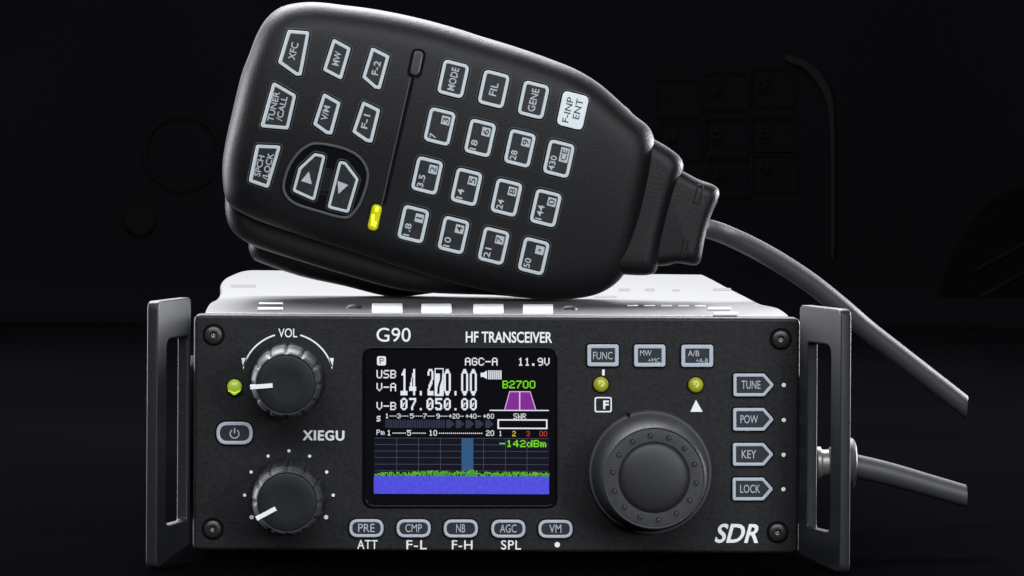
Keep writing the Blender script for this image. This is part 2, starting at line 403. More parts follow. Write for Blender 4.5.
def ptext(px, s, x0, y0, x1, y1, gap=.18, slash=False, fat=1.0):
    n = len(s); cw = (x1 - x0) / (n - gap)
    for i, ch in enumerate(s):
        g = G[ch].split(); bx = x0 + i * cw; gw = cw * (1 - gap) / 5; gh = (y1 - y0) / 7
        for r in range(7):
            c = 0
            while c < 5:
                if g[r][c] == '1':
                    e = c
                    while e < 5 and g[r][e] == '1': e += 1
                    px.add(bx + c * gw - (fat - 1) * gw / 2, y0 + r * gh - (fat - 1) * gh / 2, bx + e * gw + (fat - 1) * gw / 2, y0 + (r + 1) * gh + (fat - 1) * gh / 2); c = e
                else: c += 1
W_ = Pix()
ptext(W_, 'AGC-A', 465, 357.6, 497.5, 365.4, fat=1.12); ptext(W_, '11.9V', 518, 357.6, 549.5, 365.4, fat=1.12)
ptext(W_, 'USB', 376.6, 370.2, 396, 378.4, fat=1.1); ptext(W_, 'V-A', 376.6, 383.2, 396, 391.4, fat=1.1); ptext(W_, 'V-B', 376.6, 402.2, 396, 410.2, fat=1.1)
ptext(W_, 'SWR', 513.4, 413.2, 526, 418.6)
ptext(W_, '1', 500.5 - 1.6, 430.6, 502, 435.8); ptext(W_, 's', 376.6, 414, 380.5, 421.5, fat=1.2)
ptext(W_, 'Pm', 376.6, 429.8, 384.5, 435)
for ch, x in (('1', 387), ('3', 398.8), ('5', 411.8), ('7', 424.9), ('9', 438), ('+20', 454), ('+40', 471), ('+60', 488.5)):
    wd = 3.6 * len(ch); ptext(W_, ch, x - wd / 2, 413.6, x + wd / 2, 418.4, fat=1.05)
x = 389.5
for a, b in ((389.5, 397), (401.5, 409), (414, 422), (427.5, 435), (440.5, 447), (460.5, 464), (477.5, 481)):
    x = a
    while x < b: W_.add(x, 415.7, x + 1.1, 416.6); x += 1.9
for ch, x in (('1', 389), ('5', 409), ('10', 433), ('20', 490)):
    wd = 4.0 * len(ch); ptext(W_, ch, x - wd / 2, 430.2, x + wd / 2, 435.6, fat=1.1)
for a, b in ((392.5, 405), (412.5, 426), (439, 483)):
    x = a
    while x < b: W_.add(x, 432.7, x + 1.2, 433.7); x += 2.0
W_.add(489.6, 409.6, 548.8, 410.7)
for q in ((497.4, 419, 547.5, 420.4), (497.4, 427.4, 547.5, 428.8), (497.4, 420.4, 499, 427.4), (546, 420.4, 547.5, 427.4)): W_.add(*q)
W_.build('screen_text', 's_white')
# the two rows of frequency digits, condensed heavy figures with hollow centres
F_ = Pix(); K_ = Pix()
BIG = {'0': ['0011100', '0111110', '1100011', '1100011', '1100011', '1100011', '1100011', '1100011', '1100011', '1100011', '0111110', '0011100'],
       '1': ['0001100', '0011100', '0111100', '0001100', '0001100', '0001100', '0001100', '0001100', '0001100', '0001100', '1111111', '1111111'],
       '2': ['0011110', '0110011', '0110011', '0000011', '0000011', '0000110', '0001110', '0011100', '0011000', '0110000', '0111111', '0111111'],
       '4': ['0000110', '0000110', '0001110', '0001110', '0010110', '0010110', '0110110', '0110110', '1111111', '1111111', '0000110', '0000110'],
       '5': ['1111111', '1111111', '1100000', '1100000', '1111100', '1111110', '0000011', '0000011', '0000011', '1100011', '1111111', '0111110'],
       '7': ['1111111', '1111111', '0000011', '0000011', '0000110', '0000110', '0001100', '0001100', '0011000', '0011000', '0011000', '0011000'],
       '.': ['0000000'] * 10 + ['0011000', '0011000']}
def big(px, s, x0, y0, x1, y1, skip=()):
    n = len(s); p = (x1 - x0) / n
    for i, ch in enumerate(s):
        if i in skip: continue
        g = BIG[ch]; gw = p * .80 / 7; gh = (y1 - y0) / 12
        for r in range(12):
            c = 0
            while c < 7:
                if g[r][c] == '1':
                    e = c
                    while e < 7 and g[r][e] == '1': e += 1
                    px.add(x0 + .5 + i * p + c * gw, y0 + r * gh, x0 + .5 + i * p + e * gw, y0 + (r + 1) * gh + .01); c = e
                else: c += 1
big(F_, '14.270.00', 400, 369, 478, 395.4, skip=(4,)); big(F_, '07.050.00', 400, 398, 478, 410.2)
for q in ((434.6, 368.2, 443.6, 369.2), (434.6, 369.2, 435.6, 396), (442.6, 369.2, 443.6, 396), (435.6, 373.5, 442.6, 396)): F_.add(*q)
F_.build('frequency_digits', 's_white')
spoly('frequency_digits', [[(439.8, 373.4), (442.3, 373.4), (442.1, 379), (439.8, 387), (439.4, 394), (437.2, 394), (437.5, 387), (439.9, 379)]], 's_black', dt=.04)
for i in (0, 3, 5, 7, 8):    # slashes through the small zeros
    bx = 400 + i * 8.667
    for q in range(3): F2 = K_.add(bx + 2.6 + .6 * q - .3, 405.4 - 1.4 * q, bx + 4.0 + .6 * q - .3, 406.6 - 1.4 * q)
K_.build('frequency_digits', 's_white', dt=.03)
spoly('mode_badge', [rnd(rect(377, 356.4, 386, 365.6), 2)], 's_white')
B_ = Pix(); ptext(B_, 'P', 379.6, 358, 384.2, 364.2); B_.build('mode_badge_letter', 's_black', dt=.04)
spoly('speaker_icon', [[(480.6, 372.6), (483.5, 372.6), (487, 370.4), (487, 379), (483.5, 376.8), (480.6, 376.8)]], 's_white')
V_ = Pix()
for k in range(7): V_.add(488.2 + k * 2.0, 370.2, 489.5 + k * 2.0, 379.2)
V_.build('volume_bars', 's_white')
N_ = Pix(); ptext(N_, 'B2700', 502.5, 380.4, 535.2, 388, fat=1.12); ptext(N_, '-142dBm', 499.5, 439.8, 546, 446.8, fat=1.1); N_.build('screen_text', 's_green', dt=.04)
spoly('filter_shape', [[(504.6, 409.4), (509.7, 391.4), (530, 391.4), (535.8, 409.4)]], 's_purple')
E_ = Pix(); E_.add(509.7, 391, 530, 391.9); E_.add(519, 391.9, 520.3, 409.5); E_.build('filter_line', 's_pink', dt=.04)
spoly('filter_edge', [[(504.2, 409.4), (509.3, 391), (510.1, 391), (505.1, 409.4)]], 's_pink', dt=.03); spoly('filter_edge', [[(529.6, 391), (530.4, 391), (536.2, 409.4), (535.3, 409.4)]], 's_pink', dt=.03)
Y_ = Pix(); ptext(Y_, '2', 512.3, 430.8, 515.8, 436); Y_.build('screen_text', 's_yellow')
Y_ = Pix(); ptext(Y_, '3', 526.3, 430.8, 529.8, 436); ptext(Y_, '00', 539.5, 430.8, 547, 436); Y_.build('screen_text', 's_red')
A_ = Pix(); x = 385.4
while x < 444: A_.add(x, 419.8, x + 1.7, 428); x += 2.4
A_.build('meter_bar', 's_slate')
for k in range(5):
    x = 446 + k * 9.8; spoly('meter_arrow', [[(x, 419.8), (x + 4, 419.8), (x + 8.6, 423.9), (x + 4, 428), (x, 428)]], 's_slate')
L_ = Pix()
for y in (437.9, 444.4, 450.9, 457.4, 464, 470.6): L_.add(374.5, y, 548.5, y + .5)
for x in (396.5, 418.3, 440.2, 483.3, 505.2, 526.8): L_.add(x, 437.9, x + .5, 471)
L_.build('spectrum_grid', 's_grid', dt=.03)
spoly('spectrum_ground', [rect(374, 437.9, 549, 476.3)], 's_ground', dt=-.01)
Q_ = Pix(); Q_.add(461.5, 438, 473.3, 471); Q_.build('tuning_band', 's_blue', dt=.02)
T_ = Pix(); T2 = Pix(); x = 374.5
while x < 548.6:
    bump_ = 3.2 * math.exp(-((x - 468) / 9) ** 2) + 1.6 * math.exp(-((x - 438) / 14) ** 2)
    h = .9 + random.random() * 3.9 + bump_ * (.5 + .6 * random.random())
    if random.random() < .8: T_.add(x, 476.2 - h, x + .75, 476.2)
    hp = globals().get('hp', h); T2.add(x, 476.2 - max(h, hp), x + .75, 476.2 - min(h, hp) + .45); hp = h
    x += .75
T_.build('spectrum_trace', 's_trace', dt=.05); T2.build('spectrum_trace', 's_trace_hi', dt=.07)
Q_ = Pix(); Q_.add(373.8, 476.2, 549, 493.9); Q_.build('waterfall', 's_fall', dt=.03)

# printed lettering on the panel
def pt(s, cx, cy, w, h, **k): return text('lettering', s, cx, cy, w, h, 0, M['ink'], radio, **k)
pt('VOL', 287.8, 332.9, 18.8, 9, bold=.05); pt('G90', 393.6, 334.8, 34.2, 14.0, bold=.03); pt('HF TRANSCEIVER', 508.9, 337.2, 86, 11, bold=.10, fat=.15)
pt('XIEGU', 323.5, 435.4, 41, 9.8, bold=.06, fat=.45, sp=1.12, th=.14); pt('ATT', 367.4, 544.4, 20.2, 9, bold=.07, sp=1.08); pt('F-L', 416.6, 544.7, 20.4, 9, bold=.07, sp=1.08)
pt('F-H', 462.2, 544.8, 20.6, 9, bold=.07, sp=1.08); pt('SPL', 511, 544.9, 20, 9.4, bold=.07, sp=1.08); pt('SDR', 738.6, 533.4, 43.5, 19, bold=.12, fat=.28, skew=.26)
def mark(name, polys, **k): return slab(name, polys, -.06, .02, M['ink'], radio, smooth=False, **k)
mark('printed_dot', [circ(557.3, 544.7, 2.7)])
for x, y in ((783.8, 385), (783.8, 420), (783.6, 454.8), (783.4, 489.2)): mark('printed_dot', [circ(x, y, 2.1)])
mark('printed_triangle', [[(696, 399.8), (702.7, 411.8), (690.3, 411.8)]])
mark('printed_tick', [rnd(rect(602.1, 369.4, 604.7, 375.6), .8)])
mark('printed_frame', [rnd(rect(594.6, 397, 611.8, 412.3), 2.4), rnd(rect(595.9, 398.3, 610.5, 411), 1.6)])
pt('F', 606, 404.8, 5.6, 8.6, bold=.3)
def arc(cx, cy, r, a0, a1, wd, n=24):
    o = [(cx + (r + wd / 2) * math.cos(math.radians(a0 + (a1 - a0) * k / n)), cy - (r + wd / 2) * math.sin(math.radians(a0 + (a1 - a0) * k / n))) for k in range(n + 1)]
    i = [(cx + (r - wd / 2) * math.cos(math.radians(a0 + (a1 - a0) * k / n)), cy - (r - wd / 2) * math.sin(math.radians(a0 + (a1 - a0) * k / n))) for k in range(n, -1, -1)]
    return o + i
mark('printed_arc', [arc(287.6, 379.4, 46, 106, 164, 1.5)]); mark('printed_arc', [arc(287.6, 379.4, 46, 74, 16, 1.5)])
mark('printed_arrowhead', [[(241.4, 358), (247, 358), (243.4, 369.6)]]); mark('printed_arrowhead', [[(328.4, 358), (333.8, 358), (332, 369.6)]])
for k, a in enumerate((148.5 + 62, 180, 148.5, 118, 90, 62, 31.5, 0, -30.5)):
    a = math.radians(a); r = 44.3 if k not in (0, 8) else 43.2; mark('printed_dot', [circ(288.9 + r * math.cos(a), 495.2 - r * math.sin(a), 2.15 if k in (0, 8) else 1.6)])

# buttons: pale rim > dark face > legend
def button(pts, rr, rim, legend, m_ring='ring', t0=-.9, label=None, ms='ink_soft', face_m='face'):
    shape = rnd(pts, rr, 8); rin_ = rin(pts, rr, rim, 8)
    dark = slab('button_gap_tmp', [rin(pts, rr, -1.3, 8)], -.03, .02, M['mic_dark'], None, smooth=False)
    b = slab('button', [shape, rin_], t0, .02, M[m_ring], radio, bevel=.16, tp=0, label=label)
    dark.name = 'button_gap'; dark.parent = b; dark.location = Vector(dark.location) - wloc(b)
    slab('button_face', [rin(pts, rr, rim - .4, 8)], t0 + .25, 0, M[face_m], b, tp=0, smooth=False)
    for (s, cx, cy, w, h, bd) in legend: text('legend', s, cx, cy, w, h, t0 + .25, M[ms], b, bold=bd)
    return b
for s, cx in (('PRE', 366.4), ('CMP', 413.6), ('NB', 460.7), ('AGC', 508.2), ('VM', 555.3)):
    cy = 527.9 + (cx - 366) * .004
    button(rect(cx - 17.2, cy - 9, cx + 17.2, cy + 9), 8.9, 3.1, [(s, cx, cy, 9 if s in ('NB',) else (12 if s == 'VM' else 16.5), 8.2, .02)])
pb = button(rect(216.5, 421.6, 253, 444.2), 11.2, 3.6, [])
slab('legend', [arc(234.7, 433.4, 4.4, 125, 415, 1.1)], -.72, -.64, M['ink_soft'], pb, tp=0, smooth=False)
slab('legend', [rect(234.1, 427.6, 235.3, 433.2)], -.72, -.64, M['ink_soft'], pb, tp=0, smooth=False)
button(rect(587, 344.2, 618.6, 366.2), 3, 4.0, [('FUNC', 602.8, 355.6, 19.5, 7.6, .02)])
button(rect(633.8, 344.4, 665.2, 366.6), 3, 4.0, [('MW', 645.8, 353, 11.5, 5.6, .05), ('+MC', 654, 360.4, 12, 4.6, .02)])
button(rect(681, 344.6, 712.9, 366.8), 3, 4.0, [('A/B', 693.6, 353.3, 11.5, 5.8, .05), ('+A-B', 702, 360.6, 12, 4.6, .02)])
for s, yc, wd in (('TUNE', 384.8, 19), ('POW', 419.2, 17.5), ('KEY', 454.2, 14.5), ('LOCK', 488.8, 20)):
    x0 = 733 - (yc - 384) * .008
    button([(x0, yc - 11.4), (x0 + 31, yc - 11.4), (x0 + 41, yc), (x0 + 31, yc + 11.4), (x0, yc + 11.4)], 2.6, 3.3, [(s, x0 + 16.5 + (1.5 if wd > 18 else 0), yc, wd, 8.2, .02)])

# indicator lamps
def lamp(cx, cy, r, m, glint=None, label=None):
    c = at(cx, cy, 0); k = mmpp()
    lathe('button_tmp', c, [((r + 1.2) * k, .05), ((r + 1.2) * k, -.12), (r * k, -.12)], M['mic_dark'], radio, n=32).name = 'lamp_collar'
    o = lathe('indicator_light', c, [(r * k, .1), (r * k, -.5), (r * k * .9, -.9), (r * k * .65, -1.2), (r * k * .3, -1.35), (0, -1.4)], M[m], radio, n=32, label=label)
    if glint:
        for dx, dy, q in ((-1.5, -1, 1.1), (1.4, .6, 1.3), (0, 1.8, .8)):
            lathe('lamp_highlight', (c[0] + dx * k, c[1] - dy * k), [(q * k, -1.0), (q * k, -1.42), (0, -1.46)], M[glint], o, n=12)  # glowing beads added as bright highlights on the lens
    return o
lamp(600.8, 384.2, 7.6, 'led_off', 'led_highlight', 'dull olive lamp'); lamp(695.6, 384.8, 7.6, 'led_off', 'led_highlight', 'dull olive lamp')
o = lamp(234.6, 386.6, 7.4, 'led_on', None, 'lit green lamp')
slab('lamp_glow', [spline([(228.2, 389.5), (234.5, 391), (241, 389.5), (238.2, 392.8), (234.6, 395), (231, 392.8)], 5)], -1.3, -.2, M['led_tip'], o, tp=0, bevel=.3)

# panel screws
for x, y in ((213.6, 335), (780.8, 339.2), (212.7, 529), (777.5, 532.4)):
    c = at(x, y, 0); k = mmpp(); lathe('screw_recess', c, [(11.4 * k, .02), (11.2 * k, -.03), (8 * k, -.03), (0, -.02)], M['mic_dark'], radio, n=40)
    sc = lathe('screw', c, [(8.8 * k, .05), (8.7 * k, -.45), (7.6 * k, -.62), (3.9 * k, -.66), (3.3 * k, -.3), (0, -.25)], M['screw'], radio, n=40)
    lathe('screw_socket', c, [(3.2 * k, -.20), (2.4 * k, -.34), (1.4 * k, -.30), (1.0 * k, -.55), (0, -.6)], M['screw_core'], sc, n=6, smooth=False)

# knobs
def small_knob(cx, cy, a_deg, r_in, r_out):
    c = at(cx, cy, 0); k = mmpp()
    flute = lambda a, r, t: 0.0 if (t > -1.5 or r < 30 * k) else .38 * max(0.0, math.cos(12 * a)) ** 6
    kn = lathe('control_knob', c, [(37.8 * k, .05), (37.8 * k, -1.3), (37.0 * k, -1.8), (36.0 * k, -2.2), (35.6 * k, -5), (34.9 * k, -11), (34.6 * k, -12.4)],
               M['knob'], radio, n=144, mod=flute, ang=50)
    lathe('knob_rim', c, [(34.6 * k, -12.4), (34.3 * k, -13.0), (32.9 * k, -14.2), (31.2 * k, -15.0), (29.6 * k, -15.25), (28.8 * k, -14.9)], M['knob_rim'], kn, n=144, mod=flute, ang=60)
    lathe('knob_cap', c, [(28.8 * k, -14.6), (28.4 * k, -14.95), (26 * k, -15.1), (15 * k, -15.0), (0, -14.9)], M['knob_cap'], kn, n=64)
    a = math.radians(a_deg); u = Vector((math.cos(a), math.sin(a))); v = Vector((-u.y, u.x)); hw = 2.3 * k * .96
    C = Vector(c); P = [C + u * r_in * k + v * hw, C + u * r_out * k + v * hw, C + u * r_out * k - v * hw, C + u * r_in * k - v * hw]
    slab_mm('knob_pointer', [[tuple(p) for p in P]], -15.45, -14.8, M['ink'], kn, bevel=.08)
    return kn
small_knob(287.8, 379.2, 185, 13, 35); small_knob(288.9, 495, 208.5, 12.5, 34)

# big tuning dial
c = at(649.6, 471.5, 0); k = mmpp()
dial = lathe('tuning_dial', c, [(61.5 * k, .05), (61.5 * k, -1.600), (60.8 * k, -2.400), (59.0 * k, -2.400), (57.6 * k, -3.750), (52.0 * k, -13.200), (50.6 * k, -13.950), (49.4 * k, -14.250), (48.4 * k, -14.025)], M['dial'], radio, n=128, ang=30)
face = lathe('dial_face', c, [(48.5 * k, -13.875), (47.6 * k, -13.913), (35.6 * k, -13.837), (34.6 * k, -13.612)], M['dial_dark'], dial, n=96, ang=25)
lathe('dial_cap', c, [(34.7 * k, -13.575), (34 * k, -13.800), (32 * k, -14.062), (28 * k, -14.288), (20 * k, -14.550), (10 * k, -14.700), (0, -14.75)], M['dial_cap'], dial, n=96, ang=40)
for q in range(14):
    a = math.radians(88 - q * 360 / 14 + 8); p = (c[0] + 41.4 * k * math.cos(a), c[1] + 41.4 * k * math.sin(a))
    lathe('finger_dimple', p, [(2.8 * k, -13.800), (2.8 * k, -13.965), (2.2 * k, -13.950), (0, -13.93)], M['knob_cap'], face, n=16)  # dark disc painted for the shade inside the dimple
    lathe('dimple_highlight', (p[0] + .5 * k, p[1] + .3 * k), [(1.5 * k, -13.875), (1.4 * k, -14.025), (.7 * k, -14.138), (0, -14.2)], M['dial'], face, n=12)  # lighter bead stands for the lit crescent in the dimple
a = math.radians(111); p = Vector(c) + Vector((math.cos(a), math.sin(a))) * 61.2 * k
lathe('index_notch', tuple(p), [(1.6 * k, -0.500), (1.6 * k, -2.700), (0, -2.8)], M['mic_dark'], dial, n=14)

# side handles: a flared plate with a long slot, folded back along the case
def handle(side):
    X = lambda px: at(px, 430, 0)[0]
    if side < 0: xin, xout, z1, z0 = X(191.5), X(158) , at(193, 297.5, -4)[1], at(193, 556.5, -4)[1]
    else: xin, xout, z1, z0 = X(796.8), X(838), at(803, 305, -4)[1], at(803, 560, -4)[1]
    z0 = .25
    A = Vector((xin, -3.5)); B = Vector((at(157.3 if side < 0 else 840.3, 430, -21)[0], -21.0)); d = (B - A); Lg = d.length; d.normalize()
    nrm = Vector((side * abs(d.y), 0)); nrm = Vector((-d.y, d.x)); nrm = nrm if nrm.x * side > 0 else -nrm   # outward
    th = 2.3
    r = [1.2, 1.6, 1.6, 1.2]
    z0a = at(195, 545, -4)[1] if side < 0 else at(800, 555, -4)[1]
    outer = rnd([(0, z0a), (Lg, z0), (Lg, z1), (0, z1)], r)
    s0, s1 = (1.6 if side < 0 else 3.8), (Lg - 5.0 if side < 0 else Lg - 4.4)
    zs1, zs0 = (at(180, 337, -8)[1], at(180, 522, -8)[1]) if side < 0 else (at(810, 342.5, -8)[1], at(810, 528, -8)[1])
    hole = rnd([(s0, zs0), (s1, zs0), (s1, zs1), (s0, zs1)], [.8, 2.2, 2.2, .8])
    me = curve_mesh([outer, hole], th / 2, .35, 3)
    flip = nrm.x > 0
    for v in me.vertices:
        p = A + d * v.co.x + nrm * (th / 2 + v.co.z); v.co = (p.x, p.y, v.co.y)
    if (Vector((d.x, d.y, 0)).cross(Vector((0, 0, 1)))).dot(Vector((nrm.x, nrm.y, 0))) < 0:
        me.flip_normals()
    h = link('side_handle', me, M['handle'], radio, ang=40)
    # the flange that runs back along the case
    xs = sorted([xin + side * .3, xin + side * (.3 + th)])
    f = curve_mesh([rnd([(1.0, 8), (38, 8), (38, z1 - 14), (1.0, z1 - 14)], 1)], th / 2, .3, 2)
    for v in f.vertices: v.co = ((xs[0] + xs[1]) / 2 + v.co.z, v.co.x, v.co.y)
    link('handle_flange', f, M['mic_dark'], h)
    for zz in (14, 44):
        bm = bmesh.new(); bmesh.ops.create_cone(bm, cap_ends=True, segments=20, radius1=2.4, radius2=2.4, depth=abs(xin + side * .3 - (xl if side < 0 else xr)) + 3)
        for v in bm.verts: x_, y_, z_ = v.co; v.co = (((xl if side < 0 else xr) - side * 1.0 + xin + side * .3) / 2 + z_, 34 + x_ * .6, zz + y_)
        from_bm('handle_spacer', bm, M['mic_dark'], h)
handle(-1); handle(1)

# ------------------------------------------------------------------ the hand microphone
TM = 52.0      # depth of its face
mic = thing('hand_microphone', 'black hand microphone with pale-rimmed keypad, standing on its edge on top of the radio', 'microphone', (at(440, 300, 75)[0], 70, ztop + .3))
front = [(224, 192), (222.3, 168), (225, 145), (232.3, 112), (241, 76), (248.5, 56), (257, 34), (267, 18), (281, 7), (301, 2.6), (320, 2.4), (342, 5), (370, 8.5), (400, 14), (430, 21),
         (460, 29.5), (480, 36), (505, 43.5), (528, 51), (550, 59), (575, 69), (597, 82), (616, 98), (634, 115), (647, 125), (653, 135), (656, 150), (653, 172), (647, 202),
         (640, 232), (632, 258), (623, 276), (610, 288), (592, 296), (565, 299.5), (535, 299), (500, 294), (450, 282), (400, 267), (350, 251), (300, 235), (262, 222), (240, 212), (229, 204)]
MC = at(430, 120, TM)
def crown(x, z):
    """how far the gently crowned face of the microphone falls back at a point"""
    u = (x - MC[0]) * .966 - (z - MC[1]) * .245; v = (x - MC[0]) * .215 + (z - MC[1]) * .977
    return .0036 * v * v + .0007 * u * u
def dome(name, px, t0, t1, prof, m, parent, tp=None, n=3, crowned=False):
    """solid with a soft rounded front edge: prof = list of (inset mm, depth below the face mm)"""
    base = resample([at(x, y, t0 if tp is None else tp) for x, y in spline(px, n)], .7)
    bm = bmesh.new(); rings = []
    rings.append([bm.verts.new((x, t1, z)) for x, z in inset(base, .6)]); rings.append([bm.verts.new((x, t1 - .6, z)) for x, z in base])
    cur, last = base, 0.0
    for ins, dp in prof:
        if ins > last: cur = soft_inset(cur, ins - last); last = ins
        rings.append([bm.verts.new((x, t0 + dp, z)) for x, z in cur])
    N = len(base)
    for a, b in zip(rings, rings[1:]):
        for q in range(N): bm.faces.new((a[q], a[(q + 1) % N], b[(q + 1) % N], b[q]))
    if crowned:
        C = Vector((sum(v.co.x for v in rings[-1]), sum(v.co.z for v in rings[-1]))) / N; lastr = rings[-1]
        for k in range(1, 16):
            f = 1 - k / 15.0; 
            nr = [bm.verts.new((C.x, t0, C.y))] if k == 15 else [bm.verts.new((C.x + (v.co.x - C.x) * f, t0, C.y + (v.co.z - C.y) * f)) for v in rings[-1]]
            for q in range(N):
                q2 = (q + 1) % N
                bm.faces.new((lastr[q], lastr[q2], nr[0]) if k == 15 else (lastr[q], lastr[q2], nr[q2], nr[q]))
            lastr = nr
        for v in bm.verts:
            if v.co.y < t0 + 8: v.co.y += crown(v.co.x, v.co.z) * (1 - max(0, v.co.y - t0) / 8)
    else: bm.faces.new(rings[-1])
    bm.faces.new(rings[0])
    return from_bm(name, bm, m, parent, ang=50)
soft = [(0, 9), (0, 7), (.15, 5.4), (.5, 4.0), (1.1, 2.8), (1.9, 1.75), (2.9, .95), (4.0, .42), (5.2, .12), (6.2, 0)]
shell = dome('front_shell', front, TM, TM + 13, soft, M['mic'], mic, crowned=True, tp=TM + 7)
back = [(227, 186), (224.5, 200), (224.8, 213), (228, 225), (234, 234), (247, 243.5), (262, 250), (300, 262), (350, 277), (400, 290.5), (445, 294.5), (495, 296), (530, 299), (570, 299.3), (600, 292), (618, 278), (630, 256), (646, 190), (640, 122), (600, 90), (560, 68), (500, 48), (400, 20), (320, 10), (280, 16), (262, 40)]
md = [(0, 4), (.1, 2.6), (.5, 1.5), (1.2, .7), (2.2, .2), (3.2, 0)]
def zclip(px, t):   # nothing of the microphone goes below the case top it stands on
    out = []
    for x, y in px:
        X, Z = at(x, y, t); 
        if Z < ztop + .15: y = y - (ztop + .15 - Z) / mmpp(t)
        out.append((x, y))
    return out
dome('back_shell', zclip(back, TM + 9.5), TM + 9.5, TM + 23, md, M['mic'], mic)
rear = [(249, 240), (248.5, 250), (252, 258), (259, 263), (300, 277), (345, 287), (385, 297), (410, 299), (460, 290), (520, 284), (560, 250), (560, 150), (480, 90), (350, 60), (290, 100), (262, 180)]
dome('belt_clip_plate', zclip(rear, TM + 22), TM + 22, TM + 31, md, M['mic'], mic)
neck1 = [(630, 128), (648, 136), (660, 142), (672, 149.5), (681, 157), (684.5, 164), (683.5, 172), (678, 184), (671, 208), (665, 232), (660, 256), (658.5, 268), (655, 274), (645, 276), (628, 275.5), (605, 274), (585, 270), (580, 200), (600, 140)]
nk = [(0, 9), (0, 5), (.15, 3.6), (.6, 2.3), (1.4, 1.2), (2.4, .5), (3.4, .12), (4.2, 0)]
dome('cable_neck', neck1, TM + 4, TM + 20, [(i * .8, d * .7) for i, d in nk], M['mic'], mic)
neck2 = [(660, 160), (684, 171.5), (699, 179.5), (712, 184), (719, 188.5), (720.5, 195), (717, 205), (713, 214), (708.5, 228), (705, 244), (703, 256), (701, 263), (695.5, 266), (686, 264.5), (677, 263.5), (668, 266), (655, 266), (645, 262), (645, 200)]
nb = dome('strain_relief', neck2, TM + 6, TM + 18, [(i * .62, d * .6) for i, d in nk], M['mic'], mic)
for pts in ([(693, 203), (698, 184), (704, 186), (699, 205)], [(680, 256), (683, 239), (689, 240), (686, 257)]):
    slab('relief_slit', [rnd(pts, 2.2), rnd(inset(pts, 1.0), 1.4)], TM + 5.75, TM + 6.4, M['mic'], nb, tp=TM + 6, bevel=.15)
TCm = TM + 12
cab = [(700, 227), (716, 231), (732, 237.5), (756, 249), (782, 264), (812, 284), (842, 308), (868, 330.5), (900, 355.5), (932, 380.5), (966, 407)]
tube('cable', [(at(x, y, TCm + i * .5)[0], TCm + i * .5, at(x, y, TCm + i * .5)[1]) for i, (x, y) in enumerate(spline(cab, 5, False))] , [2.05 + .15 * min(1, i / 20) for i in range(len(spline(cab, 5, False)))], M['rubber'], mic, flat_x_end=True)

# keys
def key(shape, legend, m_ring='mring', full=False, rim=3.5, r=5.6, label=None):
    s = rnd(shape, r); I = lambda d: rin(shape, r, d)
    b = slab('keypad_key', [s] if full else [s, I(rim)], TM - .9, TM + .05, M['mwhite' if full else m_ring], mic, bevel=.16, tp=TM, label=label)
    slab('key_recess', [I(-2.4), I(-1.2)], TM - .12, TM + .05, M['dial_dark'], b, tp=TM, bevel=.06)
    slab('key_recess', [I(-1.1)], TM - .04, TM + .05, M['mic_dark'], b, tp=TM, smooth=False)
    if not full: slab('key_face', [I(rim - .4)], TM - .68, TM, M['mface'], b, tp=TM, smooth=False)
    tl = TM - (.9 if full else .68)
    for e in legend:
        if e[0] == 'poly': slab('legend', [e[1]], tl - .05, tl + .02, M[e[2]], b, tp=TM, smooth=False)
        else:
            st, cx, cy, w, h, mm_, bd = e; text('legend', st, cx, cy, w, h, tl - (.07 if mm_ == 'ink_dark' and not full else 0), M[mm_], b, ang=-77, bold=min(bd, .02), fat=0.0 if mm_ == 'ink_dark' else .16, th=.05)
    return b
EX = Vector((.966, .245)); EY = Vector((-.215, .977))
def grid_shape(cx, cy, w=26.8, h=34.6): C = Vector((cx, cy)); return [tuple(C + EX * a * w / 2 + EY * b * h / 2) for a, b in ((-1, -1), (1, -1), (1, 1), (-1, 1))]
def off(cx, cy, a, b): p = Vector((cx, cy)) + EX * a + EY * b; return p.x, p.y
for s, cx, cy, wd in (('MODE', 453.2, 79, 25), ('FIL', 493.7, 89.2, 14), ('GENE', 533.5, 100, 25)):
    key(grid_shape(cx, cy), [(s, *off(cx, cy, 0, 0), wd * .92, 7.2, 'ink_soft', .04)])
key(grid_shape(572.8, 110.6), [('F-INP\n  ENT', 572.8, 110.6, 26, 16, 'ink_dark', .05)], full=True, label='white key')
NUM = [('7', '3', 439.6, 126.6), ('18', '6', 480, 138), ('28', '9', 519.8, 148.4), ('430', 'CE', 558.8, 158.8),
       ('3.5', '2', 427, 175.6), ('14', '5', 466.4, 187), ('24', '8', 506.4, 197.6), ('144', '0', 545.8, 208.2),
       ('1.8', '1', 413.3, 224.4), ('10', '4', 453.6, 235.4), ('21', '7', 493.8, 246.2), ('50', '\u2022', 534, 256.6)]
for a, b, cx, cy in NUM:
    bw, bh = (8.6, 8.6) if b != 'CE' else (9.0, 14.5)
    bxy = off(cx, cy, 4.6, -7.4 if b != 'CE' else -5)
    C = Vector(bxy); box = [tuple(C + EX * i * bw / 2 + EY * j * bh / 2) for i, j in ((-1, -1), (1, -1), (1, 1), (-1, 1))]
    if b == 'CE': box_l = ('poly', rnd(box, .6), 'ink_soft')
    else: box_l = ('poly', rnd(box, .6), 'ink_soft')
    wa = {1: 4.6, 2: 9.5, 3: 14.5}[len(a)] * (.85 if '.' in a else 1)
    na = off(cx, cy, -4.6 if b != 'CE' else -5.2, 12.8 - wa / 2)
    wb = 5.4 if b not in ('1', '\u2022', 'CE') else (1.4 if b == '1' else (2.4 if b != 'CE' else 11))
    hb = 6.2 if b != '\u2022' else 2.4
    key(grid_shape(cx, cy), [(a, *na, wa, 6.2, 'ink_soft', .06), box_l, (b, *bxy, wb, hb, 'ink_dark', .0 if b == '1' else .12)])
